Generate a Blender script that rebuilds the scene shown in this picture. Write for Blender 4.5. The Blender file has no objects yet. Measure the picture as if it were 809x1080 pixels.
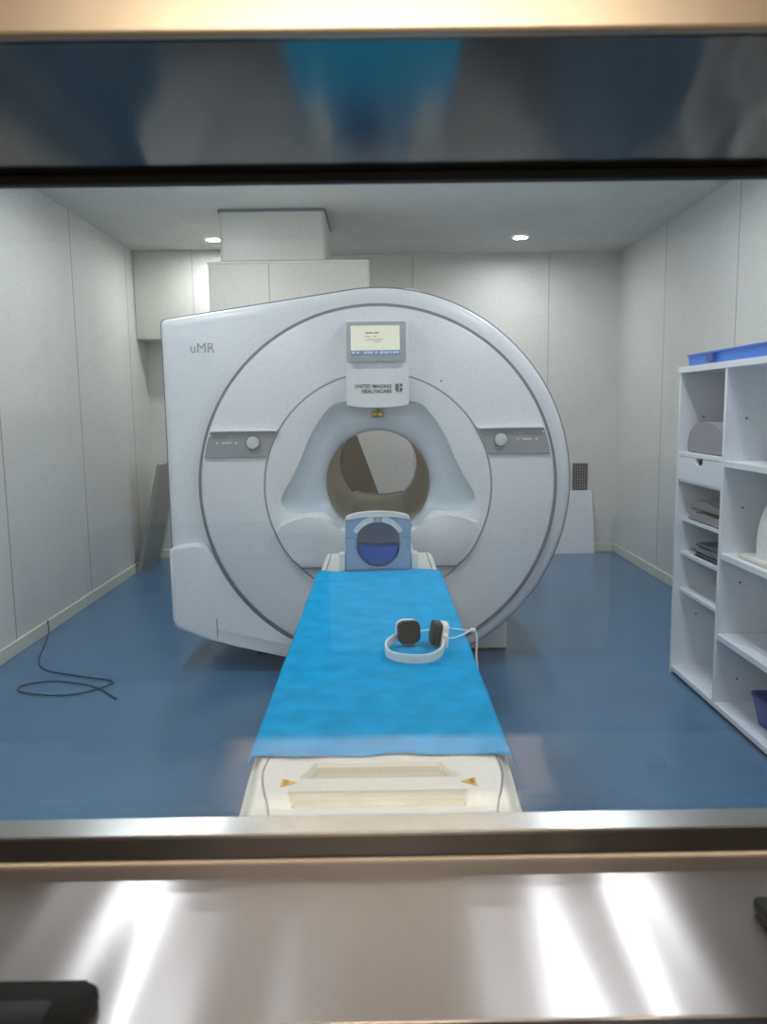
import bpy, bmesh, math, random
from mathutils import Vector, Matrix
random.seed(7)
C = bpy.context.scene.collection
PI = math.pi
# ------------------------------------------------------------------ camera, world, exposure
scn = bpy.context.scene
cd = bpy.data.cameras.new('camera'); cam = bpy.data.objects.new('camera', cd); C.objects.link(cam); scn.camera = cam
P, YW, RR = math.radians(7.5), math.radians(0.3), 0.0135
F = Vector((math.sin(YW)*math.cos(P), math.cos(YW)*math.cos(P), -math.sin(P)))
Rt = Vector((math.cos(YW), -math.sin(YW), 0)); U = Rt.cross(F)
c, s = math.cos(RR), math.sin(RR)
# camera rolled slightly: the world's horizontals climb to the right in the frame
X2 = Rt*c - U*s; Y2 = Rt*s + U*c
M = Matrix((X2, Y2, -F)).transposed().to_4x4(); M.translation = Vector((0, 0, 1.45))
cam.matrix_world = M
cd.sensor_fit = 'HORIZONTAL'; cd.sensor_width = 36.0; cd.lens = 36.0*830/809; cd.clip_start = 0.02
cd.dof.use_dof = True; cd.dof.focus_distance = 3.6; cd.dof.aperture_fstop = 9.5
w = bpy.data.worlds.new('world'); scn.world = w; w.use_nodes = True
w.node_tree.nodes['Background'].inputs[0].default_value = (0.5, 0.55, 0.6, 1)
w.node_tree.nodes['Background'].inputs[1].default_value = 0.3
scn.view_settings.view_transform = 'Standard'; scn.view_settings.look = 'None'
scn.view_settings.gamma = 1; scn.view_settings.use_curve_mapping = False
scn.view_settings.exposure = 0.22
DOWNLIGHT = 370.0        # radiance of the scanner room's downlights
CONTROL = 24.0            # radiance of the control room's warm ceiling panel

# ------------------------------------------------------------------ helpers
def lin(c):
    return tuple((v/255/12.92 if v/255 <= .04045 else ((v/255+.055)/1.055)**2.4) for v in c) + (1,)
def mat(name, col, rough=.5, metal=0., bump=0., bscale=60., var=0., vscale=4., spec=.5, stretch=None, emit=None, es=0, coat=0):
    m = bpy.data.materials.new(name); m.use_nodes = True
    nt = m.node_tree; b = nt.nodes['Principled BSDF']; L = nt.links.new
    base = lin(col)
    b.inputs['Base Color'].default_value = base; b.inputs['Roughness'].default_value = rough
    b.inputs['Metallic'].default_value = metal; b.inputs['Specular IOR Level'].default_value = spec
    b.inputs['Coat Weight'].default_value = coat
    tc = nt.nodes.new('ShaderNodeTexCoord'); mp = nt.nodes.new('ShaderNodeMapping')
    L(tc.outputs['Object'], mp.inputs[0])
    if stretch: mp.inputs['Scale'].default_value = stretch
    if var >= 0:
        n = nt.nodes.new('ShaderNodeTexNoise'); n.inputs['Scale'].default_value = vscale; n.inputs['Detail'].default_value = 4
        L(mp.outputs[0], n.inputs['Vector'])
        r = nt.nodes.new('ShaderNodeValToRGB')
        k = max(var, .012)
        r.color_ramp.elements[0].position = .3; r.color_ramp.elements[1].position = .7
        r.color_ramp.elements[0].color = tuple(v*(1-k) for v in base[:3])+(1,)
        r.color_ramp.elements[1].color = tuple(min(1, v*(1+k)) for v in base[:3])+(1,)
        L(n.outputs['Fac'], r.inputs[0]); L(r.outputs[0], b.inputs['Base Color'])
    if bump > 0:
        n2 = nt.nodes.new('ShaderNodeTexNoise'); n2.inputs['Scale'].default_value = bscale; n2.inputs['Detail'].default_value = 3
        L(mp.outputs[0], n2.inputs['Vector'])
        bp = nt.nodes.new('ShaderNodeBump'); bp.inputs['Strength'].default_value = bump; bp.inputs['Distance'].default_value = .01
        L(n2.outputs['Fac'], bp.inputs['Height']); L(bp.outputs[0], b.inputs['Normal'])
    if emit:
        b.inputs['Emission Color'].default_value = lin(emit); b.inputs['Emission Strength'].default_value = es
    return m
def seamed(name, col, axis, seams, rough=.5, wdt=.006, dark=.35):
    """painted panel wall with dark vertical joints at world positions along one axis"""
    m = mat(name, col, rough, var=.03, vscale=2., bump=.06, bscale=160)
    nt = m.node_tree; b = nt.nodes['Principled BSDF']; L = nt.links.new
    src = b.inputs['Base Color'].links[0].from_socket
    tc = nt.nodes.new('ShaderNodeTexCoord'); sp = nt.nodes.new('ShaderNodeSeparateXYZ'); L(tc.outputs['Object'], sp.inputs[0])
    prev = None
    for sv in seams:
        cmp_ = nt.nodes.new('ShaderNodeMath'); cmp_.operation = 'COMPARE'
        L(sp.outputs[axis], cmp_.inputs[0]); cmp_.inputs[1].default_value = sv; cmp_.inputs[2].default_value = wdt
        if prev is None: prev = cmp_.outputs[0]
        else:
            a = nt.nodes.new('ShaderNodeMath'); a.operation = 'MAXIMUM'; L(prev, a.inputs[0]); L(cmp_.outputs[0], a.inputs[1]); prev = a.outputs[0]
    mx = nt.nodes.new('ShaderNodeMix'); mx.data_type = 'RGBA'
    L(prev, mx.inputs['Factor']); L(src, mx.inputs[6]); mx.inputs[7].default_value = tuple(v*dark for v in lin(col)[:3])+(1,)
    L(mx.outputs[2], b.inputs['Base Color'])
    return m
def obj(name, bm, m, parent=None, smooth=False, kind=None, ang=35):
    me = bpy.data.meshes.new(name)
    bmesh.ops.recalc_face_normals(bm, faces=bm.faces)
    if smooth:
        for f in bm.faces: f.smooth = True
        for e in bm.edges:
            if len(e.link_faces) == 2 and e.calc_face_angle(0) > math.radians(ang): e.smooth = False
    bm.to_mesh(me); bm.free(); me.materials.append(m)
    o = bpy.data.objects.new(name, me); C.objects.link(o)
    if parent is not None:
        o.parent = parent; o.location = -parent.location if parent.type == 'EMPTY' else (0, 0, 0)
    if kind: o['kind'] = kind
    return o
def tag(o, label, cat, group=None):
    o['label'] = label; o['category'] = cat
    if group: o['group'] = group
    return o
def thing(name, label, cat, loc=(0, 0, 0), group=None):
    o = bpy.data.objects.new(name, None); C.objects.link(o); o.location = loc; o.empty_display_size = .1
    return tag(o, label, cat, group)
def box(x0, x1, y0, y1, z0, z1, bev=0., seg=2, bm=None):
    own = bm is None
    if own: bm = bmesh.new()
    t = bmesh.new()
    bmesh.ops.create_cube(t, size=1)
    for v in t.verts: v.co = Vector(((x0+x1)/2+v.co.x*(x1-x0), (y0+y1)/2+v.co.y*(y1-y0), (z0+z1)/2+v.co.z*(z1-z0)))
    if bev: bmesh.ops.bevel(t, geom=t.edges[:], offset=bev, segments=seg, affect='EDGES', profile=.5)
    me = bpy.data.meshes.new('tmp'); t.to_mesh(me); t.free(); bm.from_mesh(me); bpy.data.meshes.remove(me)
    return bm
def loft(loops, closed=True, cap0=False, cap1=False, bm=None):
    bm = bm or bmesh.new()
    R = [[bm.verts.new(p) for p in l] for l in loops]
    n = len(R[0])
    for a, b in zip(R, R[1:]):
        for i in range(n if closed else n-1):
            j = (i+1) % n
            bm.faces.new((a[i], a[j], b[j], b[i]))
    if cap0: bm.faces.new(R[0][::-1])
    if cap1: bm.faces.new(R[-1])
    return bm
def circ(r, y, cz=1.04, cx=0., n=128, rz=None):
    rz = rz or r
    return [(cx+r*math.cos(2*PI*i/n), y, cz+rz*math.sin(2*PI*i/n)) for i in range(n)]
def prism(pts, axis, a, b, bev=0., seg=2, bm=None):
    """extrude a 2D outline: axis 'y' -> pts are (x,z); 'x' -> (y,z); 'z' -> (x,y)"""
    f = {'y': lambda p, t: (p[0], t, p[1]), 'x': lambda p, t: (t, p[0], p[1]), 'z': lambda p, t: (p[0], p[1], t)}[axis]
    t = bmesh.new()
    v0 = [t.verts.new(f(p, a)) for p in pts]; v1 = [t.verts.new(f(p, b)) for p in pts]
    n = len(pts); caps = [t.faces.new(v0), t.faces.new(v1[::-1])]
    for i in range(n): t.faces.new((v0[i], v1[i], v1[(i+1) % n], v0[(i+1) % n]))
    if bev:
        es = list({e for cf in caps for e in cf.edges})
        bmesh.ops.bevel(t, geom=es, offset=bev, segments=seg, affect='EDGES', profile=.5)
    if bm is None: return t
    me = bpy.data.meshes.new('tmp'); t.to_mesh(me); t.free(); bm.from_mesh(me); bpy.data.meshes.remove(me)
    return bm
def rrect(x0, x1, z0, z1, r, n=6):
    out = []
    for cx, cz, a0 in ((x1-r, z1-r, 0), (x0+r, z1-r, 90), (x0+r, z0+r, 180), (x1-r, z0+r, 270)):
        for k in range(n+1):
            a = math.radians(a0+90*k/n); out.append((cx+r*math.cos(a), cz+r*math.sin(a)))
    return out
def smooth_path(pts, k=8):
    P_ = [Vector(p) for p in pts]; out = []
    for i in range(len(P_)-1):
        p0 = P_[max(i-1, 0)]; p1 = P_[i]; p2 = P_[i+1]; p3 = P_[min(i+2, len(P_)-1)]
        for j in range(k):
            t = j/k
            out.append(.5*((2*p1)+(p2-p0)*t+(2*p0-5*p1+4*p2-p3)*t*t+(3*p1-p0-3*p2+p3)*t**3))
    out.append(P_[-1]); return out
def tube(pts, r, n=8, bm=None, sect=None, up=Vector((0, 0, 1))):
    """sweep a round (or given (side,up)) section along points"""
    loops = []
    for i, p in enumerate(pts):
        d = (pts[min(i+1, len(pts)-1)]-pts[max(i-1, 0)]).normalized()
        sd = d.cross(up)
        if sd.length < 1e-3: sd = d.cross(Vector((1, 0, 0)))
        sd.normalize(); u = sd.cross(d)
        if sect: loops.append([p+sd*a+u*b for a, b in sect])
        else: loops.append([p+sd*r*math.cos(2*PI*k/n)+u*r*math.sin(2*PI*k/n) for k in range(n)])
    return loft(loops, True, True, True, bm)
def disc(cx, cy, cz, r, h, axis='y', n=32, bev=0, bm=None):
    pts = [(r*math.cos(2*PI*i/n), r*math.sin(2*PI*i/n)) for i in range(n)]
    if axis == 'y': return prism([(cx+a, cz+b) for a, b in pts], 'y', cy, cy+h, bev, bm=bm)
    if axis == 'x': return prism([(cy+a, cz+b) for a, b in pts], 'x', cx, cx+h, bev, bm=bm)
    return prism([(cx+a, cy+b) for a, b in pts], 'z', cz, cz+h, bev, bm=bm)
def text(name, body, size, loc, m, parent, align='LEFT', sx=1., depth=.001, weight=0.):
    """lettering standing in the xz plane, facing the window"""
    cu = bpy.data.curves.new(name+'_curve', 'FONT'); cu.body = body; cu.size = size; cu.align_x = align; cu.extrude = depth; cu.offset = weight
    t = bpy.data.objects.new('tmp', cu); C.objects.link(t)
    dg = bpy.context.evaluated_depsgraph_get(); me = bpy.data.meshes.new_from_object(t.evaluated_get(dg))
    bpy.data.objects.remove(t)
    for v in me.vertices: v.co = Vector((loc[0]+v.co.x*sx, loc[1]-v.co.z, loc[2]+v.co.y))
    me.materials.clear(); me.materials.append(m)
    o = bpy.data.objects.new(name, me); C.objects.link(o); o.parent = parent
    o.location = -parent.location if parent.type == 'EMPTY' else (0, 0, 0)
    return o
def struct(name, bm, m): return obj(name, bm, m, kind='structure')

# ------------------------------------------------------------------ materials
WL = (221, 221, 217)
m_wall_side = seamed('painted_panel_side', WL, 1, [.86, 2.13, 3.40, 4.67, 5.94, 7.21], wdt=.006)
m_wall_right = seamed('painted_panel_right', WL, 1, [1.31, 2.62, 3.93, 5.235, 6.54], wdt=.005)
m_wall_back = seamed('painted_panel_back', WL, 0, [-.95, .35, 1.655], wdt=.004, dark=.55)
m_wall = mat('painted_wall', WL, .55, var=.02)
m_ceil = mat('ceiling_paint', (205, 206, 203), .7, var=.05, vscale=3, bump=.2, bscale=120)
m_base = mat('baseboard_tile', (222, 220, 208), .4)
m_floor = mat('blue_vinyl_floor', (72, 116, 154), .22, var=.10, vscale=1.3, bump=.03, bscale=30, spec=.5)
m_shell = mat('scanner_white', (233, 238, 244), .34, spec=.5)
m_shell2 = mat('scanner_cover_white', (230, 235, 240), .3, spec=.5)
m_bell = mat('bore_recess_silhouette_grey', (192, 208, 220), .35)  # darker tone of a reflected silhouette put into the recess colour
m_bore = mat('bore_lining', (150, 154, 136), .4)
m_seam = mat('grey_gasket', (128, 132, 142), .5)
m_panelgrey = mat('control_panel_grey', (150, 156, 162), .4)
m_hi = mat('bright_edge_white', (244, 246, 246), .25)
m_btn = mat('button_pale_grey', (204, 210, 214), .4)
m_text = mat('lettering_grey', (96, 98, 106), .5)
m_text2 = mat('lettering_pale_grey', (160, 164, 172), .5)
m_bed = mat('table_white', (232, 231, 224), .32)
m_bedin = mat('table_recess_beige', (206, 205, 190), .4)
m_dark = mat('dark_plastic', (26, 27, 30), .4)
m_black = mat('black_rubber', (14, 16, 18), .55)
m_sheet = mat('blue_nonwoven_sheet', (0, 164, 222), .8, var=.13, vscale=16, bump=.3, bscale=24, spec=.04)
m_coil = mat('coil_blue_grey', (150, 180, 208), .3)
m_coilin = mat('coil_cavity_blue', (170, 200, 222), .4)
m_white = mat('white_plastic', (236, 238, 236), .35)
m_cushion = mat('royal_blue_cushion', (0, 92, 180), .6, var=.05, spec=.15)
m_yellow = mat('warning_yellow', (226, 176, 30), .5)
m_brown = mat('sticker_print_dark', (60, 44, 20), .5)
m_olive = mat('warning_label_olive', (92, 92, 30), .5)
m_lam = mat('white_laminate', (236, 240, 246), .35, var=.02)
m_grey = mat('grey_fabric', (150, 150, 158), .85, var=.06, bump=.2, bscale=90)
m_grey2 = mat('slate_fabric', (104, 110, 124), .85, var=.06, bump=.2, bscale=90)
m_bluepl = mat('blue_plastic', (14, 118, 220), .35)
m_bluebin = mat('deep_blue_plastic', (0, 62, 150), .45)
m_duct = mat('duct_white_metal', (222, 222, 214), .4)
m_box = mat('box_cream_white', (232, 231, 222), .45)
m_greybrd = mat('grey_board', (150, 152, 148), .6)
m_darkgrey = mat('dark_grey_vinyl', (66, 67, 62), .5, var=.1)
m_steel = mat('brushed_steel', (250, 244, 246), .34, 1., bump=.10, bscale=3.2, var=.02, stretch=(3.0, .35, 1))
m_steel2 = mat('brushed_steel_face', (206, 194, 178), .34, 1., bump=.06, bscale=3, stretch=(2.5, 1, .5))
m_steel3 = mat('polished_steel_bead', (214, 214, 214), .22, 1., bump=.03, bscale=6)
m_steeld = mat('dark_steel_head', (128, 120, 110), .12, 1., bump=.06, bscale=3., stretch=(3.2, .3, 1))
m_caulk = mat('cream_caulk', (214, 206, 190), .7, var=.05, vscale=30)
m_cfloor = mat('control_floor_grey', (84, 84, 82), .5)
m_cwall = mat('control_wall_cream', (216, 212, 204), .6)
m_counter = mat('charcoal_cabinet', (52, 54, 56), .5)
m_lamp = mat('downlight_glow', (255, 255, 255), .5, emit=(250, 252, 255), es=DOWNLIGHT)
m_clamp = mat('panel_light_glow', (255, 255, 255), .5, emit=(255, 234, 206), es=CONTROL)
m_scr = mat('screen_pale', (30, 32, 30), .3, emit=(236, 242, 226), es=.72)
m_scrbar = mat('screen_blue_bar', (20, 30, 40), .3, emit=(84, 122, 168), es=.8)
m_scrtxt = mat('screen_grey_text', (20, 20, 20), .4, emit=(140, 146, 138), es=.6)
m_scrlt = mat('screen_pale_icons', (20, 20, 20), .4, emit=(180, 200, 224), es=.8)
m_frame = mat('display_bezel', (168, 180, 188), .35)
def glass_mat():
    m = bpy.data.materials.new('window_glass'); m.use_nodes = True; nt = m.node_tree; nt.nodes.clear(); L = nt.links.new
    o = nt.nodes.new('ShaderNodeOutputMaterial'); mx = nt.nodes.new('ShaderNodeMixShader'); fr = nt.nodes.new('ShaderNodeFresnel'); fr.inputs[0].default_value = 1.5
    t = nt.nodes.new('ShaderNodeBsdfTransparent'); t.inputs[0].default_value = (.97, .985, .98, 1)
    g = nt.nodes.new('ShaderNodeBsdfGlossy'); g.inputs['Roughness'].default_value = .0
    L(fr.outputs[0], mx.inputs[0]); L(t.outputs[0], mx.inputs[1]); L(g.outputs[0], mx.inputs[2]); L(mx.outputs[0], o.inputs[0])
    return m
def screen_mat():
    # fine copper-mesh shielding behind the pane: mostly open, a thin even weave of grey wire
    m = bpy.data.materials.new('shielding_mesh'); m.use_nodes = True; nt = m.node_tree; nt.nodes.clear(); L = nt.links.new
    o = nt.nodes.new('ShaderNodeOutputMaterial'); mx = nt.nodes.new('ShaderNodeMixShader')
    t = nt.nodes.new('ShaderNodeBsdfTransparent'); d = nt.nodes.new('ShaderNodeBsdfDiffuse'); d.inputs[0].default_value = (.34, .37, .37, 1)
    n = nt.nodes.new('ShaderNodeTexNoise'); n.inputs['Scale'].default_value = 420; n.inputs['Detail'].default_value = 1
    tc = nt.nodes.new('ShaderNodeTexCoord'); L(tc.outputs['Object'], n.inputs['Vector'])
    mr = nt.nodes.new('ShaderNodeMapRange'); mr.inputs[1].default_value = .3; mr.inputs[2].default_value = .7; mr.inputs[3].default_value = .03; mr.inputs[4].default_value = .13
    L(n.outputs['Fac'], mr.inputs[0]); L(mr.outputs[0], mx.inputs[0]); L(t.outputs[0], mx.inputs[1]); L(d.outputs[0], mx.inputs[2]); L(mx.outputs[0], o.inputs[0])
    return m
def brushed(m, wav, fine):
    """brush lines running along the plate stretch its highlights across; slow buckling of the sheet bends them"""
    nt = m.node_tree; b = nt.nodes['Principled BSDF']; L = nt.links.new
    tc = nt.nodes.new('ShaderNodeTexCoord'); prev = b.inputs['Normal']
    last = None
    for sc3, st in (((7., .9, 1), wav),):
        mp = nt.nodes.new('ShaderNodeMapping'); mp.inputs['Scale'].default_value = sc3; L(tc.outputs['Object'], mp.inputs[0])
        n = nt.nodes.new('ShaderNodeTexNoise'); n.inputs['Scale'].default_value = 1.0; n.inputs['Detail'].default_value = 1; L(mp.outputs[0], n.inputs['Vector'])
        bp = nt.nodes.new('ShaderNodeBump'); bp.inputs['Distance'].default_value = st; bp.inputs['Strength'].default_value = 1; L(n.outputs['Fac'], bp.inputs['Height'])
        if last: L(last, bp.inputs['Normal'])
        last = bp.outputs[0]
    L(last, b.inputs['Normal'])
    tg = nt.nodes.new('ShaderNodeTangent'); tg.direction_type = 'RADIAL'; tg.axis = 'X'; L(tg.outputs[0], b.inputs['Tangent'])
    b.inputs['Anisotropic'].default_value = fine; b.inputs['Anisotropic Rotation'].default_value = 0.
brushed(m_steel, .012, .85); brushed(m_steeld, .008, .5)
m_glass = glass_mat(); m_mesh = screen_mat()

# ------------------------------------------------------------------ scanner room shell
XL, XR, YB, ZC = -2.22, 2.34, 7.75, 2.9
YG = .9                                  # scanner-room face of the window wall
struct('floor', box(XL-.12, XR+.12, YG, YB+.12, -.1, 0), m_floor)
struct('ceiling', box(XL-.12, XR+.12, YG, YB+.12, ZC, ZC+.1), m_ceil)
struct('wall_left', box(XL-.12, XL, YG, YB+.12, 0, ZC), m_wall_side)
struct('wall_right', box(XR, XR+.12, YG, YB+.12, 0, ZC), m_wall_right)
struct('wall_back', box(XL, XR, YB, YB+.12, 0, ZC), m_wall_back)
def skirt(name, x0, x1, y0, y1):
    bm = box(x0, x1, y0, y1, 0, .085, .004); struct(name, bm, m_base)
skirt('baseboard_left', XL, XL+.014, YG+.01, YB); skirt('baseboard_right', XR-.014, XR, YG+.01, YB); skirt('baseboard_back', XL+.014, XR-.014, YB-.014, YB)
# window wall (between control room and scanner room), opening lined with steel
ZS, ZH = .935, 1.7005; YC = .58; HX = .74
wf = bmesh.new()
box(XL-.12, -HX, YC, YG, 0, ZC, bm=wf); box(HX, XR+.12, YC, YG, 0, ZC, bm=wf)
box(-HX, HX, YC, YG, 0, ZS-.012, bm=wf); box(-HX, HX, YC, YG, ZH+.012, ZC, bm=wf)
struct('wall_front', wf, m_wall)
# control room shell
CY, CZ = -2.8, 2.46
struct('floor_control_room', box(-2.4, 2.4, CY-.1, YC, -.1, 0), m_cfloor)
struct('ceiling_control_room', box(-2.4, 2.4, CY-.1, YC, CZ, CZ+.1), m_cwall)
struct('wall_control_left', box(-2.5, -2.4, CY-.1, YC, 0, CZ), m_cwall)
struct('wall_control_right', box(2.4, 2.5, CY-.1, YC, 0, CZ), m_cwall)
struct('wall_control_back', box(-2.4, 2.4, CY-.1, CY, 0, CZ), m_cwall)

# ------------------------------------------------------------------ observation window
win = bpy.data.objects.new('window_1', None); C.objects.link(win); win.location = (0, .86, ZS); win['kind'] = 'structure'
obj('sill_plate', box(-HX+.012, HX-.012, .604, .851, ZS-.012, ZS, .0015), m_steel, win)
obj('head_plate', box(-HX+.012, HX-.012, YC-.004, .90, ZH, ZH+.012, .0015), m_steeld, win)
for sx in (-1, 1):
    obj('jamb_plate', box(min(sx*HX, sx*(HX-.012)), max(sx*HX, sx*(HX-.012)), YC-.004, .90, ZS, ZH, .0015), m_steel3, win)
cas = bmesh.new()
box(-HX-.09, HX+.09, YC-.014, YC-.004, ZH+.0, ZH+.11, .003, bm=cas)
for sx in (-1, 1):
    box(min(sx*HX, sx*(HX+.09)), max(sx*HX, sx*(HX+.09)), YC-.014, YC-.004, ZS-.09, ZH, .003, bm=cas)
box(-HX, HX, YC-.014, YC-.004, ZS-.09, ZS-.014, .003, bm=cas)
obj('casing', cas, m_steel2, win)
gl = bmesh.new(); box(-HX+.012, HX-.012, .893, .900, .95, ZH-.002, bm=gl)
obj('glass_pane', gl, m_glass, win)
sc = bmesh.new(); v = [sc.verts.new(p) for p in ((-HX+.012, .9025, .955), (HX-.012, .9025, .955), (HX-.012, .9025, ZH-.004), (-HX+.012, .9025, ZH-.004))]; sc.faces.new(v)
obj('shielding_screen', sc, m_mesh, win)
obj('sill_edge_strip', box(-HX+.012, HX-.012, YC-.004, .6035, ZS-.012, ZS-.001), m_dark, win)
obj('glazing_bead', box(-HX+.012, HX-.012, .852, .893, ZS, .9655, .0012), m_steel3, win)
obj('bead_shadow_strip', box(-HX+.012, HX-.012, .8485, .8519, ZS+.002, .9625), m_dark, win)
obj('sealant_line', box(-HX+.012, HX-.012, .8455, .8484, ZS, ZS+.0025), m_caulk, win)
obj('gasket', box(-HX+.012, HX-.012, .878, .893, ZH-.0095, ZH, .001), m_black, win)

# ------------------------------------------------------------------ lights
dl_label = {(-1.385, 6.97): 'small round recessed ceiling downlight left of centre beside the square duct',
            (1.25, 7.03): 'small round recessed ceiling downlight on the right, above the plain back wall'}
def downlight(x, y, label, group=None):
    t = thing('ceiling_downlight', label, 'ceiling light', (x, y, ZC), group)
    ring = loft([circ_h(x, y, .078, ZC-.0005), circ_h(x, y, .078, ZC-.006), circ_h(x, y, .06, ZC-.009), circ_h(x, y, .058, ZC-.002)])
    obj('trim_ring', ring, m_white, t, True)
    d = bmesh.new(); d.faces.new([d.verts.new(p) for p in circ_h(x, y, .058, ZC-.003)]); obj('diffuser', d, m_lamp, t)
def circ_h(x, y, r, z, n=28): return [(x+r*math.cos(2*PI*i/n), y+r*math.sin(2*PI*i/n), z) for i in range(n)]
for (x, y), lb in dl_label.items(): downlight(x, y, lb)
for x, y, lb in ((-1.25, 4.9, 'left ceiling downlight over the front of the scanner ring'), (1.25, 4.9, 'right ceiling downlight over the front of the scanner ring'),
                 (-1.15, 3.4, 'left ceiling downlight over the middle of the table, glowing in the steel sill'), (1.02, 3.4, 'right ceiling downlight over the middle of the table, glowing in the steel sill'),
                 (-1.3, 1.7, 'left ceiling downlight nearest the observation window'), (1.25, 1.7, 'right ceiling downlight nearest the observation window')):
    downlight(x, y, lb)
t = thing('ceiling_panel_light', 'square warm panel light on the control room ceiling behind the viewer', 'ceiling light', (0, -1.6, CZ))
obj('light_frame', box(-.64, .64, -1.94, -1.26, CZ-.02, CZ, .004), m_white, t)
obj('light_diffuser', box(-.6, .6, -1.9, -1.3, CZ-.024, CZ-.02), m_clamp, t)

# ------------------------------------------------------------------ MRI scanner
CZ0 = 1.04; GX = -.005
sc_ = thing('mri_scanner', 'large white ring-fronted magnetic resonance scanner with round bore', 'scanner', (0, 5.0, 0))
RO = 1.047
poly = []
a = 96
while a >= -90: poly.append((RO*math.cos(math.radians(a)), CZ0+RO*math.sin(math.radians(a)))); a -= 2
poly = poly[::-1]          # from bottom round the right to the top
poly += [(-1.132, 1.935), (-1.145, 1.93), (-1.152, 1.915)] + [(-1.15, z) for z in (1.6, 1.2, .8, .45, .31)] + [(-1.14, .278), (-1.10, .255), (-1.0, .222), (-.8, .165), (-.55, .105), (-.3, .065), (-.1, .055)]
poly = [(x, max(z, .05)) for x, z in poly]
def hit(ang):
    d = (math.cos(ang), math.sin(ang)); best = 0
    n = len(poly)
    for i in range(n):
        x1, z1 = poly[i][0], poly[i][1]-CZ0; x2, z2 = poly[(i+1) % n][0], poly[(i+1) % n][1]-CZ0
        ex, ez = x2-x1, z2-z1; den = d[0]*ez-d[1]*ex
        if abs(den) < 1e-9: continue
        tt = (x1*ez-z1*ex)/den; uu = (x1*d[1]-z1*d[0])/den
        if tt > 0 and -1e-6 <= uu <= 1+1e-6: best = max(best, tt)
    return best
NN = 480
rad = [hit(2*PI*i/NN) for i in range(NN)]
def outl(k, off, y): return [(math.cos(2*PI*i/NN)*(rad[i]*k-off), y, CZ0+math.sin(2*PI*i/NN)*(rad[i]*k-off)) for i in range(NN)]
shell = loft([outl(0, -.40, 4.262), outl(1, .07, 4.262), outl(1, .035, 4.266), outl(1, .014, 4.278), outl(1, .003, 4.298), outl(1, 0, 4.33), outl(1, 0, 5.72), outl(1, .03, 5.84), outl(1, .08, 5.88), outl(0, -.34, 5.88)])
obj('magnet_cover', shell, m_shell, sc_, True, ang=50)
# grey edge line along top and outline of the cover
obj('cover_edge_line', loft([outl(1, .004, 4.3), outl(1, -.0035, 4.3), outl(1, -.0035, 4.312), outl(1, .004, 4.312)]), m_seam, sc_)
# raised hump on top behind the ring
hump = [(.62, 1.86), (.30, 2.0), (.27, 2.098), (.2, 2.118), (0, 2.128), (-.1, 2.122), (-.2, 2.09), (-.3, 1.98), (-.3, 1.86)]
obj('top_cap', prism(hump, 'y', 4.55, 5.6, .015), m_shell, sc_, True)
# front annulus
def Cc(r, y): return circ(r, y, CZ0-.01, GX, 192)
obj('ring_gasket', loft([Cc(.935, 4.262), Cc(.935, 4.225), Cc(.966, 4.225), Cc(.966, 4.262)]), m_seam, sc_, True)
obj('front_cover', loft([Cc(.6125, 4.262), Cc(.6125, 4.21), Cc(.614, 4.206), Cc(.93, 4.206), Cc(.943, 4.211), Cc(.951, 4.224), Cc(.951, 4.262)]), m_shell2, sc_, True)
obj('seam_ring', loft([Cc(.606, 4.215), Cc(.606, 4.2075), Cc(.612, 4.2075), Cc(.612, 4.215)]), m_text2, sc_)
# inner ring with bell-shaped recess, its outline and grey copying a reflected silhouette, then the flare into the bore
NB = 192
bell_pts = [(0, 1.50), (.14, 1.50), (.24, 1.48), (.31, 1.40), (.37, 1.30), (.42, 1.18), (.47, 1.08), (.52, 1.0), (.535, .95), (.50, .90), (.44, .885), (.36, .90), (.30, .905), (.25, .85), (.22, .78), (0, .72)]
bell = bell_pts + [(-x, z) for x, z in bell_pts[::-1][1:-1]]
BC = 1.05
def hitp(ang, pl, cz):
    d = (math.cos(ang), math.sin(ang)); best = 0; n = len(pl)
    for i in range(n):
        x1, z1 = pl[i][0], pl[i][1]-cz; x2, z2 = pl[(i+1) % n][0], pl[(i+1) % n][1]-cz
        ex, ez = x2-x1, z2-z1; den = d[0]*ez-d[1]*ex
        if abs(den) < 1e-9: continue
        tt = (x1*ez-z1*ex)/den; uu = (x1*d[1]-z1*d[0])/den
        if tt > 0 and -1e-6 <= uu <= 1+1e-6: best = max(best, tt)
    return best
br_ = [hitp(2*PI*i/NB, bell, BC) for i in range(NB)]
for _ in range(3): br_ = [(br_[i-1]+2*br_[i]+br_[(i+1) % NB])/4 for i in range(NB)]
def bl(off, y): return [(GX+math.cos(2*PI*i/NB)*max(br_[i]-off, .285), y, BC+math.sin(2*PI*i/NB)*max(br_[i]-off, .285)) for i in range(NB)]
def mixl(a_, b_, t_, y): return [(p[0]*(1-t_)+q[0]*t_, y, p[2]*(1-t_)+q[2]*t_) for p, q in zip(a_, b_)]
i0 = circ(.6055, 4.213, CZ0-.01, GX, NB); i1 = circ(.604, 4.206, CZ0-.01, GX, NB)
bore0 = circ(.284, 4.30, BC, GX, NB)
A_ = bl(0, 4.206)
B_ = bl(.03, 4.232)
obj('inner_ring', loft([i0, i1, A_, bl(.006, 4.209)]), m_shell2, sc_, True, ang=60)
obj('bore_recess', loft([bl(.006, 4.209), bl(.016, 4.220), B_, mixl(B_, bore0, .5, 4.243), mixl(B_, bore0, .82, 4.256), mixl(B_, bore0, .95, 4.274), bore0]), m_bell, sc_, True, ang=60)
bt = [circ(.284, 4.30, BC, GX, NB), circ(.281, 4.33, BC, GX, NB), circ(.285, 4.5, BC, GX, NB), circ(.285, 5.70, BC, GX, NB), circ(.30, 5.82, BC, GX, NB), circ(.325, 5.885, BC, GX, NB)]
obj('bore_tunnel', loft(bt), m_bore, sc_, True, ang=60)
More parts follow.
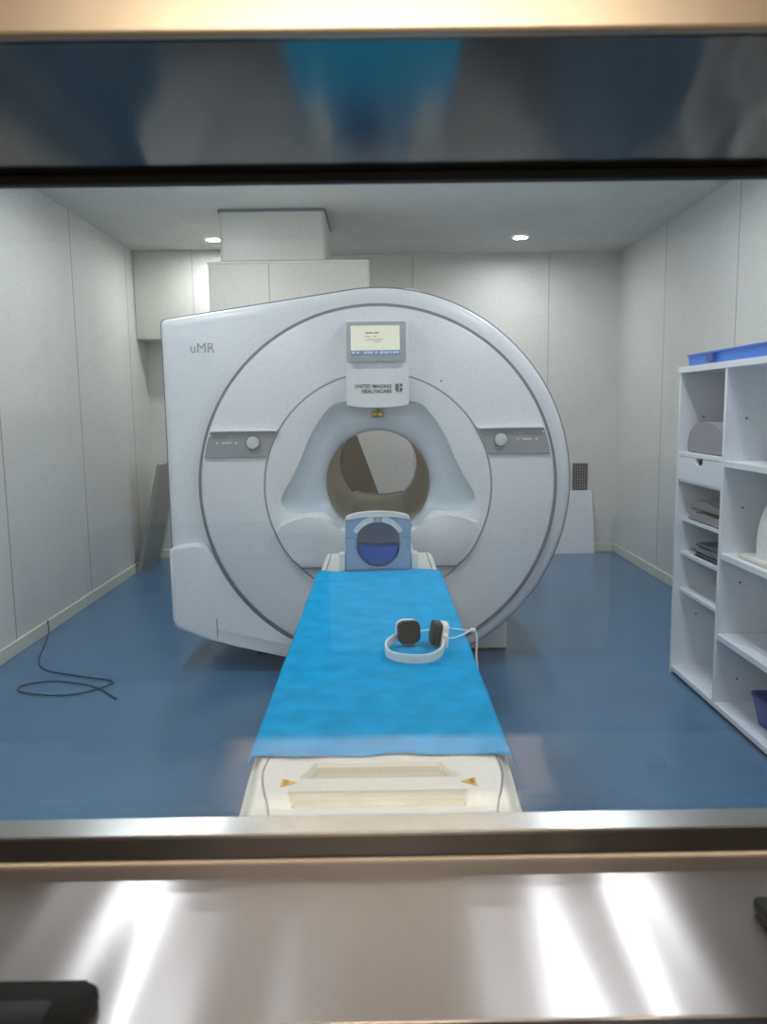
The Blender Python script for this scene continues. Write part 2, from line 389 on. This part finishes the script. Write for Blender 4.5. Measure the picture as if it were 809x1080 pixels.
obj('rear_inner_lip', loft([circ(.285, 5.72, BC, GX, NB), circ(.277, 5.728, BC, GX, NB), circ(.277, 5.745, BC, GX, NB), circ(.288, 5.75, BC, GX, NB)]), m_white, sc_, True)
obj('rear_bore_rim', loft([circ(.316, 5.87, BC, GX, NB), circ(.323, 5.897, BC, GX, NB), circ(.36, 5.897, BC, GX, NB), circ(.37, 5.87, BC, GX, NB)]), m_shell, sc_, True)
# rails and bridge of the bore floor
brg = [(-.185, .80), (-.185, .822), (-.15, .818), (-.09, .803), (0, .796), (.09, .803), (.15, .818), (.185, .822), (.185, .80), (.0, .775)]
obj('bore_bridge', prism([(x+GX, z) for x, z in brg], 'y', 4.24, 5.95, .004), m_bore, sc_, True)
obj('bridge_end_rim', prism([(x+GX, z+.010) for x, z in brg], 'y', 5.95, 5.965, .002), m_hi, sc_, True)
# docking fairing below the bore, with a horizontal lower joint
RF = .600
fr_ = [(.26, .86), (.31, .886), (.38, .878), (.46, .862), (.53, .842)] + [(math.sqrt(RF*RF-(z-(CZ0-.01))**2), z) for z in (.80, .75, .70, .65, .60)]
fa = [(.17, .775), (.21, .80)] + fr_
fa = [(-x, z) for x, z in fa[::-1]] + fa
fa = [(x+GX, z) for x, z in fa]
bmf = bmesh.new(); prism(fa, 'y', 4.168, 4.22, .012, 3, bm=bmf)
obj('docking_fairing', bmf, m_shell2, sc_, True)
obj('fairing_joint', box(-.425, .415, 4.166, 4.2, .5975, .600), m_seam, sc_)
# lower left side cover with rounded top edge
arc = [(GX+.972*math.cos(math.radians(t_)), CZ0-.01+.972*math.sin(math.radians(t_))) for t_ in range(201, 262, 4)]
sf = [(-1.149, .70), (-1.10, .722), (-1.02, .735), (-.95, .728)] + [p for p in arc if p[1] < .70] + [(-.15, .048), (-.3, .056), (-.55, .096), (-.8, .156), (-1.0, .212), (-1.10, .245), (-1.136, .272), (-1.149, .31)]
obj('side_fairing', prism(sf, 'y', 4.225, 4.30, .022, 4), m_shell, sc_, True, ang=60)
obj('side_fairing_joint', box(-.906, -.901, 4.2235, 4.24, .208, .315), m_seam, sc_)
for sx in (-1, 1):
    x0, x1 = (.50, .758) if sx > 0 else (-.758, -.50)
    obj('floor_foot', box(x0, x1, 4.59, 5.75, 0, .32, .02, 3), m_shell, sc_, True)
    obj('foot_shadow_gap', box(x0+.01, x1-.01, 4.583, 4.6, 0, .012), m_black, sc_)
# display housing and screen
obj('display_housing', prism([(-.163, 1.72)] + [(-.163+.326*k/10, 1.455+.012*(abs(k-5)/5)**2) for k in range(11)] + [(.163, 1.72), (.163, 1.90), (-.163, 1.90)], 'y', 4.155, 4.215, .008), m_shell2, sc_, True)
dsp = obj('display', prism(rrect(-.158, .148, 1.693, 1.892, .008), 'y', 4.132, 4.16, .004), m_frame, sc_, True)
obj('display_screen', box(-.135, .117, 4.1305, 4.134, 1.725, 1.872), m_scr, dsp)
obj('display_status_bar', box(-.135, .117, 4.129, 4.132, 1.725, 1.748), m_scrbar, dsp)
tx = bmesh.new()
for x0, x1, z, h in ((-.06, -.02, 1.832, .007), (-.015, .01, 1.832, .007), (-.06, -.03, 1.815, .004), (-.02, .0, 1.815, .004), (-.06, .03, 1.80, .0035), (-.02, .02, 1.79, .003)):
    box(x0, x1, 4.1293, 4.131, z, z+h, bm=tx)
obj('screen_text', tx, m_scrtxt, dsp)
for k, x0 in enumerate((-.128, -.105, -.066, -.05, -.035, -.01, .015, .03, .046, .065, .084, .1)):
    obj('status_icon', box(x0, x0+.011, 4.1275, 4.1295, 1.73+.002*(k % 2), 1.742), m_scrlt, dsp)
# emblem and lettering under the display
text('brand_lettering', 'UNITED IMAGING', .026, (.073, 4.1535, 1.557), m_text, sc_, 'RIGHT', .92, .0008, .0006)
text('brand_lettering', 'HEALTHCARE', .026, (.073, 4.1535, 1.531), m_text, sc_, 'RIGHT', .98, .0008, .0006)
em = bmesh.new()
prism([(.092, 1.577), (.092, 1.545), (.098, 1.537), (.110, 1.531), (.110, 1.577)], 'y', 4.1525, 4.1555, bm=em)
box(.115, .130, 4.1525, 4.1555, 1.562, 1.577, bm=em)
prism([(.115, 1.557), (.130, 1.557), (.130, 1.543), (.124, 1.535), (.115, 1.531)], 'y', 4.1525, 4.1555, bm=em)
obj('emblem', em, m_text, sc_)
text('model_lettering', 'uMR', .072, (-.995, 4.2605, 1.757), m_text2, sc_, 'LEFT', .98, .0008)
# small warning label hanging under the display housing
wl = obj('warning_label', prism([(-.032, 1.405), (-.032, 1.432), (-.014, 1.436), (-.006, 1.452), (.004, 1.452), (.012, 1.436), (.028, 1.432), (.028, 1.405)], 'y', 4.19, 4.245, .001), m_olive, sc_)
lb = bmesh.new(); box(-.026, -.008, 4.188, 4.191, 1.412, 1.426, bm=lb); box(.003, .022, 4.188, 4.191, 1.412, 1.426, bm=lb)
obj('label_print', lb, m_yellow, wl)
# control panels left and right
def ring_x(r, z): return math.sqrt(max(r*r-(z-(CZ0-.01))**2, 0))
for sx in (-1, 1):
    zs = [1.203+(1.338-1.203)*k/8 for k in range(9)]
    pts = [(GX+sx*ring_x(.6165, z), z) for z in zs] + [(GX+sx*ring_x(.938, z), z) for z in zs[::-1]]
    cp = obj('control_panel', prism(pts, 'y', 4.198, 4.212, .002), m_panelgrey, sc_)
    e = [(GX+sx*ring_x(.6165, 1.338), 1.338), (GX+sx*ring_x(.938, 1.338), 1.338), (GX+sx*ring_x(.936, 1.349), 1.349), (GX+sx*ring_x(.6165, 1.349), 1.347)]
    obj('top_edge_highlight', prism(e, 'y', 4.178, 4.212, .001), m_hi, cp)  # whiter strip, the panel's top-edge highlight put into its colour
    e = [(GX+sx*ring_x(.6165, 1.20), 1.20), (GX+sx*ring_x(.938, 1.20), 1.20), (GX+sx*ring_x(.938, 1.205), 1.205), (GX+sx*ring_x(.6165, 1.205), 1.205)]
    obj('bottom_edge_strip', prism(e, 'y', 4.195, 4.212), m_seam, cp)
    kx = -.666 if sx < 0 else .651
    obj('control_knob', disc(kx, 4.180, 1.278, .033, .02, bev=.004), m_btn, cp, True)
    obj('knob_ring', loft([circ(.034, 4.198, 1.278, kx, 32), circ(.034, 4.193, 1.278, kx, 32), circ(.040, 4.193, 1.278, kx, 32), circ(.040, 4.198, 1.278, kx, 32)]), m_seam, cp)
    for dx, wd, hh, dz in ((.085, .012, .012, 0), (.115, .05, .009, 0), (.185, .012, .012, 0)):
        x0 = kx+sx*dx; x1 = x0+sx*wd
        obj('button', box(min(x0, x1), max(x0, x1), 4.1955, 4.1985, 1.278-hh/2+dz, 1.278+hh/2+dz, .001), m_btn, cp)
    x0 = kx+sx*.095; x1 = x0+sx*.028
    obj('indicator_light', box(min(x0, x1), max(x0, x1), 4.1955, 4.1985, 1.311, 1.314), m_btn, cp)
    obj('indicator_light', disc(kx+sx*.225, 4.1955, 1.318, .005, .003, n=12), m_hi, cp)
obj('cover_screw', disc(.335, 4.2035, 1.59, .006, .004, n=12), m_seam, sc_)

# ------------------------------------------------------------------ patient table
tb = thing('patient_table', 'long white patient table running from the scanner bore to the window', 'patient table', (0, 2.6, 0))
BX = -.005
prof = [(-.233, .712), (-.244, .735), (-.244, .775), (-.237, .792), (-.225, .80), (.225, .80), (.237, .792), (.244, .775), (.244, .735), (.233, .712)]
obj('tabletop', prism([(x+BX, z) for x, z in prof], 'y', 1.46, 3.52, .004), m_bed, tb, True)
# head section rails either side and a slim carriage running on to the bore
for sx in (-1, 1):
    obj('rail_strip', box(BX+sx*.215-.002, BX+sx*.215+.002, 3.0, 3.5, .7985, .8012), m_seam, tb)
obj('table_carriage', box(-.17, .16, 3.50, 4.11, .70, .785, .01), m_bed, tb, True)
# foot end as a moulded surface
nx, ny = 120, 96; x0, x1, y0, y1 = -.255, .255, 1.10, 1.475
def sm(t_): t_ = max(0, min(1, t_)); return t_*t_*(3-2*t_)
def trap(x, y, xa, xb, ya, yb, slant, soft):
    # inward distance to a trapezoid narrowing with +y when slant>0
    m_ = (y-ya)*slant
    return sm(min(x-(xa+m_), (xb-m_)-x, y-ya, yb-y)/soft+.0)
fe = bmesh.new(); G = []
for j in range(ny+1):
    row = []
    for i in range(nx+1):
        u_ = i/nx*2-1; y = y0+(y1-y0)*j/ny
        half = .241 - .006*sm((1.4-y)/.2) - .05*sm((1.16-y)/.07)
        x = BX+u_*half
        z = .803
        z -= .022*sm((abs(u_)-.86)/.14)**2
        z -= .03*sm((1.18-y)/.09)
        z -= .016*trap(x, y, -.152, .137, 1.318, 1.376, .5, .006)
        z -= .022*trap(x, y, -.150, .135, 1.213, 1.272, -.22, .007)
        row.append(fe.verts.new((x, y, z)))
    G.append(row)
for j in range(ny):
    for i in range(nx): fe.faces.new((G[j][i], G[j][i+1], G[j+1][i+1], G[j+1][i]))
ring_ = [G[0][i] for i in range(nx+1)] + [G[j][nx] for j in range(1, ny+1)] + [G[ny][i] for i in range(nx-1, -1, -1)] + [G[j][0] for j in range(ny-1, 0, -1)]
low = [fe.verts.new((v.co.x*.96, 1.12 if v.co.y < 1.12 else v.co.y, .70)) for v in ring_]
for k in range(len(ring_)): fe.faces.new((ring_[k], low[k], low[(k+1) % len(ring_)], ring_[(k+1) % len(ring_)]))
fe.faces.new(low)
for f in fe.faces:
    c_ = f.calc_center_median()
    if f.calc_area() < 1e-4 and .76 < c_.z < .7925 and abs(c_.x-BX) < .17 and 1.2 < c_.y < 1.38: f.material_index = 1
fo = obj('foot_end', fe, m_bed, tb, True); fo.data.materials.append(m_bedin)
for sx in (-1, 1):
    cx_ = BX+.004
    pts = smooth_path([(cx_+sx*.208, 1.44, .8035), (cx_+sx*.214, 1.38, .8035), (cx_+sx*.215, 1.34, .8035), (cx_+sx*.207, 1.29, .8035), (cx_+sx*.19, 1.22, .8035), (cx_+sx*.18, 1.17, .7995)])
    obj('panel_joint', tube(pts, .0018, 6), m_seam, tb)
# yellow warning stickers, triangles pointing inwards
for sx, X0, Y0 in ((-1, -.168, 1.303), (1, .152, 1.298)):
    st = obj('warning_sticker', prism([(X0-sx*.017, Y0), (X0+sx*.010, Y0+.016), (X0+sx*.010, Y0-.016)], 'z', .8032, .8042), m_yellow, tb)
    pr = bmesh.new()
    for q in (-.006, 0, .006): box(X0+sx*.002-.004, X0+sx*.002+.004, Y0+q-.0012, Y0+q+.0012, .8042, .8046, bm=pr)
    obj('sticker_print', pr, m_brown, st)
obj('lift_column', box(-.19, .18, 2.55, 4.03, .09, .705, .03, 3), m_bed, tb, True)
obj('table_plinth', box(-.22, .21, 2.2, 4.08, .0, .10, .02, 3), m_bed, tb, True)
obj('under_tray', box(-.20, .19, 1.2, 2.6, .64, .712, .02, 3), m_bed, tb, True)

# ------------------------------------------------------------------ blue sheet over the table
sh = bmesh.new(); rows = []
hw = .2465; hang = .012; nu, nv = 90, 150
rnd = random.Random(3)
for j in range(nv+1):
    v_ = j/nv; row = []
    for i in range(nu+1):
        u_ = i/nu*2-1
        yn = 1.402 + .004*math.sin(u_*5+1)+.003*math.sin(u_*13)
        yf = 3.108 + .012*math.sin(u_*4)-.012*u_*u_ + .006*math.sin(u_*11)
        y = yn+(yf-yn)*v_
        tot = hw+hang; sdist = abs(u_)*tot
        if sdist < hw-.012: x = sdist; z = .8062
        elif sdist < hw+.008:
            a_ = (sdist-(hw-.012))/.02*PI/2; x = hw-.012+.014*math.sin(a_); z = .8062-.014*(1-math.cos(a_))
        else: x = hw+.003+.003*math.sin(y*18+(1 if u_ > 0 else 4)); z = .7922-(sdist-hw-.008)
        z += .0016*math.sin(x*31*(1 if u_ > 0 else -1)+y*9)*math.sin(y*23)+.001*math.sin(y*57+u_*4) if sdist < hw-.02 else 0
        row.append(sh.verts.new((BX+math.copysign(x, u_), y, z)))
    rows.append(row)
for j in range(nv):
    for i in range(nu): sh.faces.new((rows[j][i], rows[j][i+1], rows[j+1][i+1], rows[j+1][i]))
so = obj('bed_sheet', sh, m_sheet, None, True, ang=80)
md = so.modifiers.new('thickness', 'SOLIDIFY'); md.thickness = .0012; md.offset = 1
tag(so, 'bright blue disposable sheet spread over the white patient table', 'bed sheet')

# ------------------------------------------------------------------ head coil
hc = thing('head_coil', 'blue-grey arched head coil standing at the scanner end of the table', 'head coil', (-.007, 3.22, .80))
HX0, HY0, HY1 = -.007, 3.115, 3.37
cz_ = .922
outp = [(x*(1.0), max(z, .803)) for x, z in rrect(-.133, .133, .76, 1.035, .04, 10)]
def hr(ang, pl=outp): return hitp(ang, pl, cz_)
NH = 120
ho = [hr(2*PI*i/NH) for i in range(NH)]
def hl(off, y): return [(HX0+math.cos(2*PI*i/NH)*(ho[i]-off), y, cz_+math.sin(2*PI*i/NH)*(ho[i]-off)) for i in range(NH)]
def el(rx, rz, y): return [(HX0+rx*math.cos(2*PI*i/NH), y, cz_-.008+rz*math.sin(2*PI*i/NH)) for i in range(NH)]
obj('coil_housing', loft([el(.088, .095, HY0+.006), el(.092, .099, HY0), hl(.008, HY0), hl(.002, HY0+.004), hl(0, HY0+.012), hl(.012, HY0+.08), hl(.042, HY1), hl(.048, HY1+.004), el(.07, .077, HY1+.004)]), m_coil, hc, True)
obj('coil_cavity', loft([el(.0885, .0955, HY0+.006), el(.085, .092, HY0+.03), el(.083, .09, HY0+.11), el(.066, .072, HY0+.125), el(.03, .033, HY0+.137), el(.001, .001, HY0+.139)]), m_coilin, hc, True)
top = [(HX0+ (math.cos(math.radians(t_))*.128), 1.018+math.sin(math.radians(t_))*.025) for t_ in range(0, 181, 12)]
obj('coil_top_lip', prism(top + [(HX0-.128, 1.008), (HX0-.06, 1.022), (HX0+.06, 1.022), (HX0+.128, 1.008)], 'y', HY0-.006, HY0+.02, .002), m_white, hc, True)
for sx in (-1, 1):
    arc_o = [(HX0+sx*.116*math.sin(math.radians(t_)), .902+.122*math.cos(math.radians(t_))) for t_ in range(9, 62, 5)]
    arc_i = [(HX0+sx*.098*math.sin(math.radians(t_)), .904+.097*math.cos(math.radians(t_))) for t_ in range(9, 62, 5)]
    obj('pale_arc_insert', prism(arc_o+arc_i[::-1], 'y', HY0-.0035, HY0+.004), m_white, hc)
    obj('side_latch', box(HX0+sx*.146-.013, HX0+sx*.146+.013, HY0-.01, HY0+.05, .802, .875, .006), m_white, hc, True)
    obj('body_joint', box(min(HX0+sx*.094, HX0+sx*.1325), max(HX0+sx*.094, HX0+sx*.1325), HY0-.0012, HY0+.002, .935, .9375), m_seam, hc)
obj('centre_clip', box(HX0-.013, HX0+.013, HY0-.006, HY0+.003, .998, 1.024, .002), m_coilin, hc)
cu = [(HX0+.080*math.cos(math.radians(t_)), .914+.087*math.sin(math.radians(t_))) for t_ in range(184, 357, 8)]
cush = prism(cu + [(HX0+.05, .902), (HX0, .898), (HX0-.05, .902)], 'y', HY0-.008, HY0+.09, .005, 3)
ck = obj('head_cushion', cush, m_cushion, None, True); tag(ck, 'royal blue half-round cushion inside the head coil', 'cushion')

# ------------------------------------------------------------------ headphones on the sheet
hp = thing('headphones', 'white over-ear headphones with black pads lying on the blue sheet', 'headphones', (.09, 2.03, .808))
sect = [(-.0025, -.011), (.0025, -.011), (.0035, 0), (.0025, .011), (-.0025, .011), (-.0035, 0)]
bp_ = smooth_path([(.040, 2.085, .826), (.018, 2.05, .822), (.012, 2.005, .820), (.022, 1.955, .820), (.055, 1.925, .820), (.095, 1.917, .820), (.130, 1.928, .821), (.152, 1.960, .823), (.163, 2.0, .826), (.165, 2.03, .828)], 8)
obj('headband', tube(bp_, 0, sect=sect), m_white, hp, True)
def cup(cx, cy, cz, ang, tilt, nm='ear_cup'):
    def rb(y0_, y1_, r_, rr):
        bm = prism(rrect(-r_, r_, -r_, r_*1.0, rr), 'y', y0_, y1_, .004, 3)
        Mx = Matrix.Translation((cx, cy, cz)) @ Matrix.Rotation(ang, 4, 'Z') @ Matrix.Rotation(tilt, 4, 'X')
        bmesh.ops.transform(bm, matrix=Mx, verts=bm.verts); return bm
    e_ = obj(nm, rb(.0, .018, .031, .018), m_white, hp, True)
    obj('ear_pad', rb(-.021, .0015, .030, .014), m_black, e_, True)
    return e_
cup(.073, 2.088, .843, math.radians(12), math.radians(-4))
cup(.158, 2.075, .841, math.radians(-82), math.radians(-10))
obj('yoke', box(.166, .178, 2.015, 2.06, .816, .85, .004), m_white, hp, True)
tb_c = smooth_path([(.176, 2.09, .822), (.20, 2.12, .812), (.232, 2.16, .81), (.2515, 2.185, .812), (.2585, 2.19, .812)])
obj('ear_tube', tube(tb_c, .0022, 8), m_white, hp, True)
tb_c = smooth_path([(.085, 2.125, .825), (.12, 2.20, .811), (.18, 2.23, .811), (.235, 2.205, .811), (.2585, 2.192, .812)])
obj('ear_tube', tube(tb_c, .0018, 8), m_white, hp, True)
tb_c = smooth_path([(.255, 2.19, .814), (.268, 2.188, .812), (.274, 2.185, .79), (.272, 2.18, .74), (.275, 2.17, .69), (.270, 2.16, .62)])
obj('tube_connector', tube(tb_c[:9], .0065, 10), m_white, hp, True)
obj('ear_tube', tube(tb_c[8:], .003, 8), m_white, hp, True)

hp.location.z += .003

# ------------------------------------------------------------------ storage shelf on the right
SX0, SX1 = 1.575, 1.98; SYF, SYD, SYN = 4.15, 3.60, 2.72; T = .022
sf_ = thing('storage_shelf', 'white open laminate storage shelf unit with a small drawer, at right', 'shelf', (1.77, 3.43, 0))
def pl(nm, *a, m=None, par=None, bev=.0015): return obj(nm, box(*a, bev), m or m_lam, par or sf_)
pl('side_panel', SX0, SX1, SYF-T, SYF, 0, 1.63); pl('side_panel', SX0, SX1, SYN, SYN+T, 0, 1.63)
div = pl('divider_panel', SX0, SX1, SYD-T, SYD+.004, .045, 1.61)
pl('top_panel', SX0-.006, SX1, SYN-.004, SYF+.004, 1.61, 1.64)
pl('bottom_panel', SX0, SX1, SYN+T, SYF-T, .02, .045)
pl('back_panel', SX1, SX1+.012, SYN, SYF, 0, 1.63)
pl('plinth', SX0+.02, SX0+.04, SYN+T, SYF-T, 0, .02, m=m_dark)
for z in (1.205,): pl('shelf_board', SX0+.002, SX1, SYD, SYF-T, z-.022, z)
for z in (.857, .675, .475): pl('shelf_board', SX0+.03, SX1, SYD, SYF-T, z-.018, z)
for z in (1.192, .765, .38): pl('shelf_board', SX0+.002, SX1, SYN+T, SYD-T, z-.028, z)
# drawer with a half-moon finger notch
dn = [(SYD+.006, 1.062), (SYF-T-.003, 1.062), (SYF-T-.003, 1.181)]
ncx = 3.862
dn += [(ncx+.048, 1.181)] + [(ncx+.045*math.cos(math.radians(t_)), 1.181-.034*math.sin(math.radians(t_))**.5) for t_ in range(0, 181, 15)] + [(ncx-.048, 1.181), (SYD+.006, 1.181)]
dr = obj('drawer', prism(dn, 'x', SX0+.001, SX0+.018), m_lam, sf_)
db = bmesh.new(); box(SX0+.018, SX1-.03, SYD+.012, SYD+.022, 1.066, 1.15, bm=db); box(SX0+.018, SX1-.03, SYF-T-.02, SYF-T-.01, 1.066, 1.15, bm=db); box(SX0+.018, SX1-.03, SYD+.012, SYF-T-.01, 1.064, 1.07, bm=db)
obj('drawer_box', db, m_darkgrey, dr)
pl('drawer_rail', SX0+.01, SX1, SYD, SYF-T, 1.048, 1.06)
for x, z in ((1.669, 1.384), (1.67, .975), (1.673, .625), (1.68, .16)):
    obj('cam_cap', disc(x, SYD-T-.003, z, .006, .003, n=16), m_seam, sf_)
for z in (1.384, .33): obj('cam_cap', disc(1.70, SYF-T-.003, z, .006, .003, n=16), m_seam, sf_)

# blue tray on top
bt_ = thing('storage_tray', 'flat blue plastic tray lying on top of the white shelf unit', 'tray', (1.77, 3.6, 1.64))
bm = bmesh.new()
tl = [rrect(SX0+.02, SX1-.03, 3.02, 4.12, .03, 4)]
def rl(i, z): return [(x+ (i if x < 1.77 else -i), y+(i if y < 3.6 else -i), z) for x, y in tl[0]]
obj('tray_body', loft([rl(.012, 1.6405), rl(.004, 1.65), rl(.002, 1.69), rl(-.004, 1.692), rl(-.004, 1.700), rl(.008, 1.700), rl(.012, 1.695)], True, True, True), m_bluepl, bt_, True)
obj('tray_clip', box(SX0+.005, SX0+.022, 3.76, 3.85, 1.652, 1.692, .003), mat('clip_blue', (18, 70, 160), .4), bt_)

def folded(name, label, x0_, x1_, y0_, y1_, z0_, n, th, m, seed, cat='towel'):
    r = random.Random(seed); bm = bmesh.new(); z = z0_+.001
    for k in range(n):
        d = r.uniform(-.006, .006); e = r.uniform(-.006, .006)
        pts = [(y0_+d, z)]
        nn = 14
        prof_ = []
        for q in range(nn+1):
            tq = q/nn; prof_.append((y0_+d+(y1_-y0_+e)*tq, z+th*(.82+.12*math.sin(tq*5+seed+k)+.1*math.sin(tq*11+seed))*min(1, (tq*8)**.5 if tq < .125 else ((1-tq)*8)**.5 if tq > .875 else 1)))
        prism([(y0_+d, z)] + [(a_, max(b_, z+.001)) for a_, b_ in prof_] + [(y1_+d+e, z)], 'x', x0_+r.uniform(0, .02), x1_-r.uniform(0, .02), .004, 2, bm=bm)
        z += th*1.0
    return tag(obj(name, bm, m, None, True, ang=50), label, cat)
bol = []
for q in range(0, 181, 6):
    a_ = math.radians(q); bol.append((3.862-.215*math.copysign(abs(math.cos(a_))**.8, math.cos(a_)), 1.207+.155*math.sin(a_)**.7 if q not in (0, 180) else 1.207))
bo = obj('bolster_cushion', prism(bol, 'x', 1.60, 1.93, .012, 3), m_grey, None, True, ang=60)
tag(bo, 'grey rounded bolster cushion in the top left cubby of the shelf', 'cushion')
folded('folded_towel', 'loosely folded light grey cloth on the shelf just below the drawer', 1.615, 1.90, 3.64, 4.06, .857, 2, .056, m_grey, 2)
folded('folded_towel', 'dark slate folded cloths on the second shelf below the drawer', 1.615, 1.90, 3.66, 4.0, .677, 3, .026, m_grey2, 5)

# white receive coil in the nearer column
rc = thing('receiver_coil', 'white domed receiver coil on a flat base, cut by the right frame edge', 'coil', (1.75, 3.2, .765))
dm = []
for q in range(0, 11):
    a_ = PI/2*q/10; dm.append([(1.765+.135*math.cos(a_)**.6*math.cos(2*PI*i/40) if q < 10 else 1.765+.002*math.cos(2*PI*i/40), 3.32+(.13*math.cos(a_)**.6 if q < 10 else .002)*math.sin(2*PI*i/40), .80+.04+.22*math.sin(a_)) for i in range(40)])
dm = [[(p[0]*1., p[1], .786) for p in dm[0]]] + dm
obj('coil_dome', loft(dm, True, True, True), m_white, rc, True)
obj('coil_base', box(1.605, 1.92, 3.12, 3.47, .766, .786, .006), m_duct, rc, True)
tag_b = thing('storage_bin', 'deep blue plastic bin on the bottom board of the nearer shelf column', 'bin', (1.75, 3.05, .045))
bb = [(1.66, 2.93), (1.92, 2.93), (1.92, 3.33), (1.66, 3.33)]
def bl4(i, z): 
    cx_, cy_ = 1.78, 3.19
    return [(cx_+(x-cx_)*i, cy_+(y-cy_)*i, z) for x, y in [p for p in rrect(1.64, 1.92, 3.02, 3.36, .03, 4)]]
obj('bin_body', loft([bl4(.85, .0465), bl4(1, .17), bl4(1.03, .17), bl4(1.03, .182), bl4(.97, .182), bl4(.84, .06)], True, True, True), m_bluebin, tag_b, True)

# ------------------------------------------------------------------ services at the back of the room
t = thing('ventilation_duct', 'tall square white duct rising to the ceiling behind the scanner', 'duct', (-.755, 6.3, 2.5))
obj('duct_casing', prism([(x, y) for x, y in rrect(-1.14, -.37, 5.96, 6.65, .03, 4)], 'z', 2.537, ZC-.02, .0), m_duct, t, True)
obj('duct_collar', prism([(x, y) for x, y in rrect(-1.15, -.36, 5.95, 6.66, .03, 4)], 'z', ZC-.022, ZC-.001, .0), m_seam, t, True)
t = thing('equipment_box', 'wide cream box under the duct, half hidden behind the scanner top', 'box', (-.64, 6.3, 1.72))
obj('box_body', box(-1.235, -.055, 5.97, 6.75, 1.72, 2.53, .012), m_box, t, True)
obj('box_joint', box(-.79, -.786, 5.9695, 5.972, 1.9, 2.51), m_seam, t)
obj('box_lid_edge', box(-1.24, -.05, 5.962, 6.755, 2.515, 2.535, .004), m_box, t)
t = thing('wall_cabinet', 'large pale box mounted high in the back left corner', 'cabinet', (-1.7, 7.5, 2.10))
obj('cabinet_body', box(XL+.004, -1.30, 7.42, YB-.002, 2.11, ZC-.002, .01), m_duct, t, True)
obj('cabinet_shadow_joint', box(-1.68, -1.676, 7.4195, 7.422, 2.12, 2.88), m_seam, t)
# leaning board in the back left corner
t_ = prism([(-2.205, 0.0), (-2.165, 0.0), (-1.93, .98), (-1.97, .99)], 'y', 7.0, 7.6, .003)
tag(obj('leaning_board', t_, m_greybrd), 'narrow grey board leaning against the left wall beside the scanner', 'board')
# white board leaning at back right
bm = prism([(7.745, .62), (7.725, .62), (7.66, .0), (7.682, .0)], 'x', 1.62, 2.13, .002)
for v in bm.verts:
    if v.co.x > 1.8 and v.co.z > .3: v.co.x -= .03
for v in bm.verts: v.co.y = min(v.co.y, YB-.016)
tag(obj('white_board', bm, m_lam), 'white flat board standing on the floor against the back wall right of the scanner', 'board')
t = thing('vent_grille', 'small dark rectangular vent grille on the back wall beside the scanner', 'vent', (1.99, YB, .75))
obj('grille_back', box(1.912, 2.063, YB-.006, YB-.001, .607, .888), m_black, t)
bm = bmesh.new()
for k in range(7): box(1.915+k*.0235, 1.919+k*.0235, YB-.014, YB-.006, .61, .885, bm=bm)
for k in range(10): box(1.915, 2.06, YB-.013, YB-.0065, .61+k*.030, .614+k*.030, bm=bm)
obj('grille_bars', bm, m_panelgrey, t)
# dark panel seen through the bore
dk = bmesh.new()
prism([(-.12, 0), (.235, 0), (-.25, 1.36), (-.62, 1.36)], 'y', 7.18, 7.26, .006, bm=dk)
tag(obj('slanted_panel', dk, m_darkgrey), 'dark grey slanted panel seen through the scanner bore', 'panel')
# cable added on the left floor for one mirrored in the window glass
cb = smooth_path([(-2.19, 5.05, .10), (-2.16, 4.98, .03), (-2.10, 4.75, .006), (-2.02, 4.5, .006), (-1.9, 4.32, .006), (-1.66, 4.2, .006), (-1.45, 4.1, .006), (-1.60, 3.92, .006), (-1.85, 3.95, .006), (-1.93, 4.05, .006), (-1.80, 4.13, .006), (-1.55, 4.05, .006), (-1.35, 3.85, .006)])
tag(obj('reflected_cable', tube(cb, .004, 8), mat('cable_grey', (52, 60, 68), .5), None, True), 'thin dark cable on the blue floor by the left wall, standing in for a reflection', 'cable')

# ------------------------------------------------------------------ control-room side
t = thing('black_handset', 'black rounded plastic box on the steel sill, bottom left corner', 'device', (-.36, .61, ZS))
obj('case', prism(rrect(-.48, -.252, .575, .642, .014), 'z', ZS+.0005, ZS+.014, .004, 3), mat('matte_black_plastic', (15, 15, 16), .6, spec=.25), t, True)
obj('case_inset', prism(rrect(-.465, -.285, .585, .617, .006), 'z', ZS+.0135, ZS+.0155, .001), m_black, t, True)
tag(obj('sill_clip', box(.376, .402, .69, .745, ZS+.0005, ZS+.016, .004), m_dark), 'small dark object on the steel sill at the right frame edge', 'object')
def low_cabinet(x0, x1, n, label):
    t = thing('low_cabinet', label, 'cabinet', ((x0+x1)/2, -2.55, 0))
    obj('cabinet_carcass', box(x0, x1, -2.78, -2.32, 0.0, .80, .006), m_counter, t)
    w_ = (x1-x0-.02)/n
    for k in range(n):
        a0 = x0+.01+k*w_
        dd = obj('cabinet_door', box(a0+.003, a0+w_-.003, -2.318, -2.30, .05, .79, .003), m_counter, t)
        obj('door_handle', box(a0+w_/2-.05, a0+w_/2+.05, -2.298, -2.285, .7, .715, .002), m_steel3, dd)
low_cabinet(-1.57, -.30, 2, 'wide dark low cabinet behind the viewer, mirrored in the left half of the window')
low_cabinet(1.36, 1.80, 1, 'narrow dark low cabinet behind the viewer, mirrored at the right of the window')
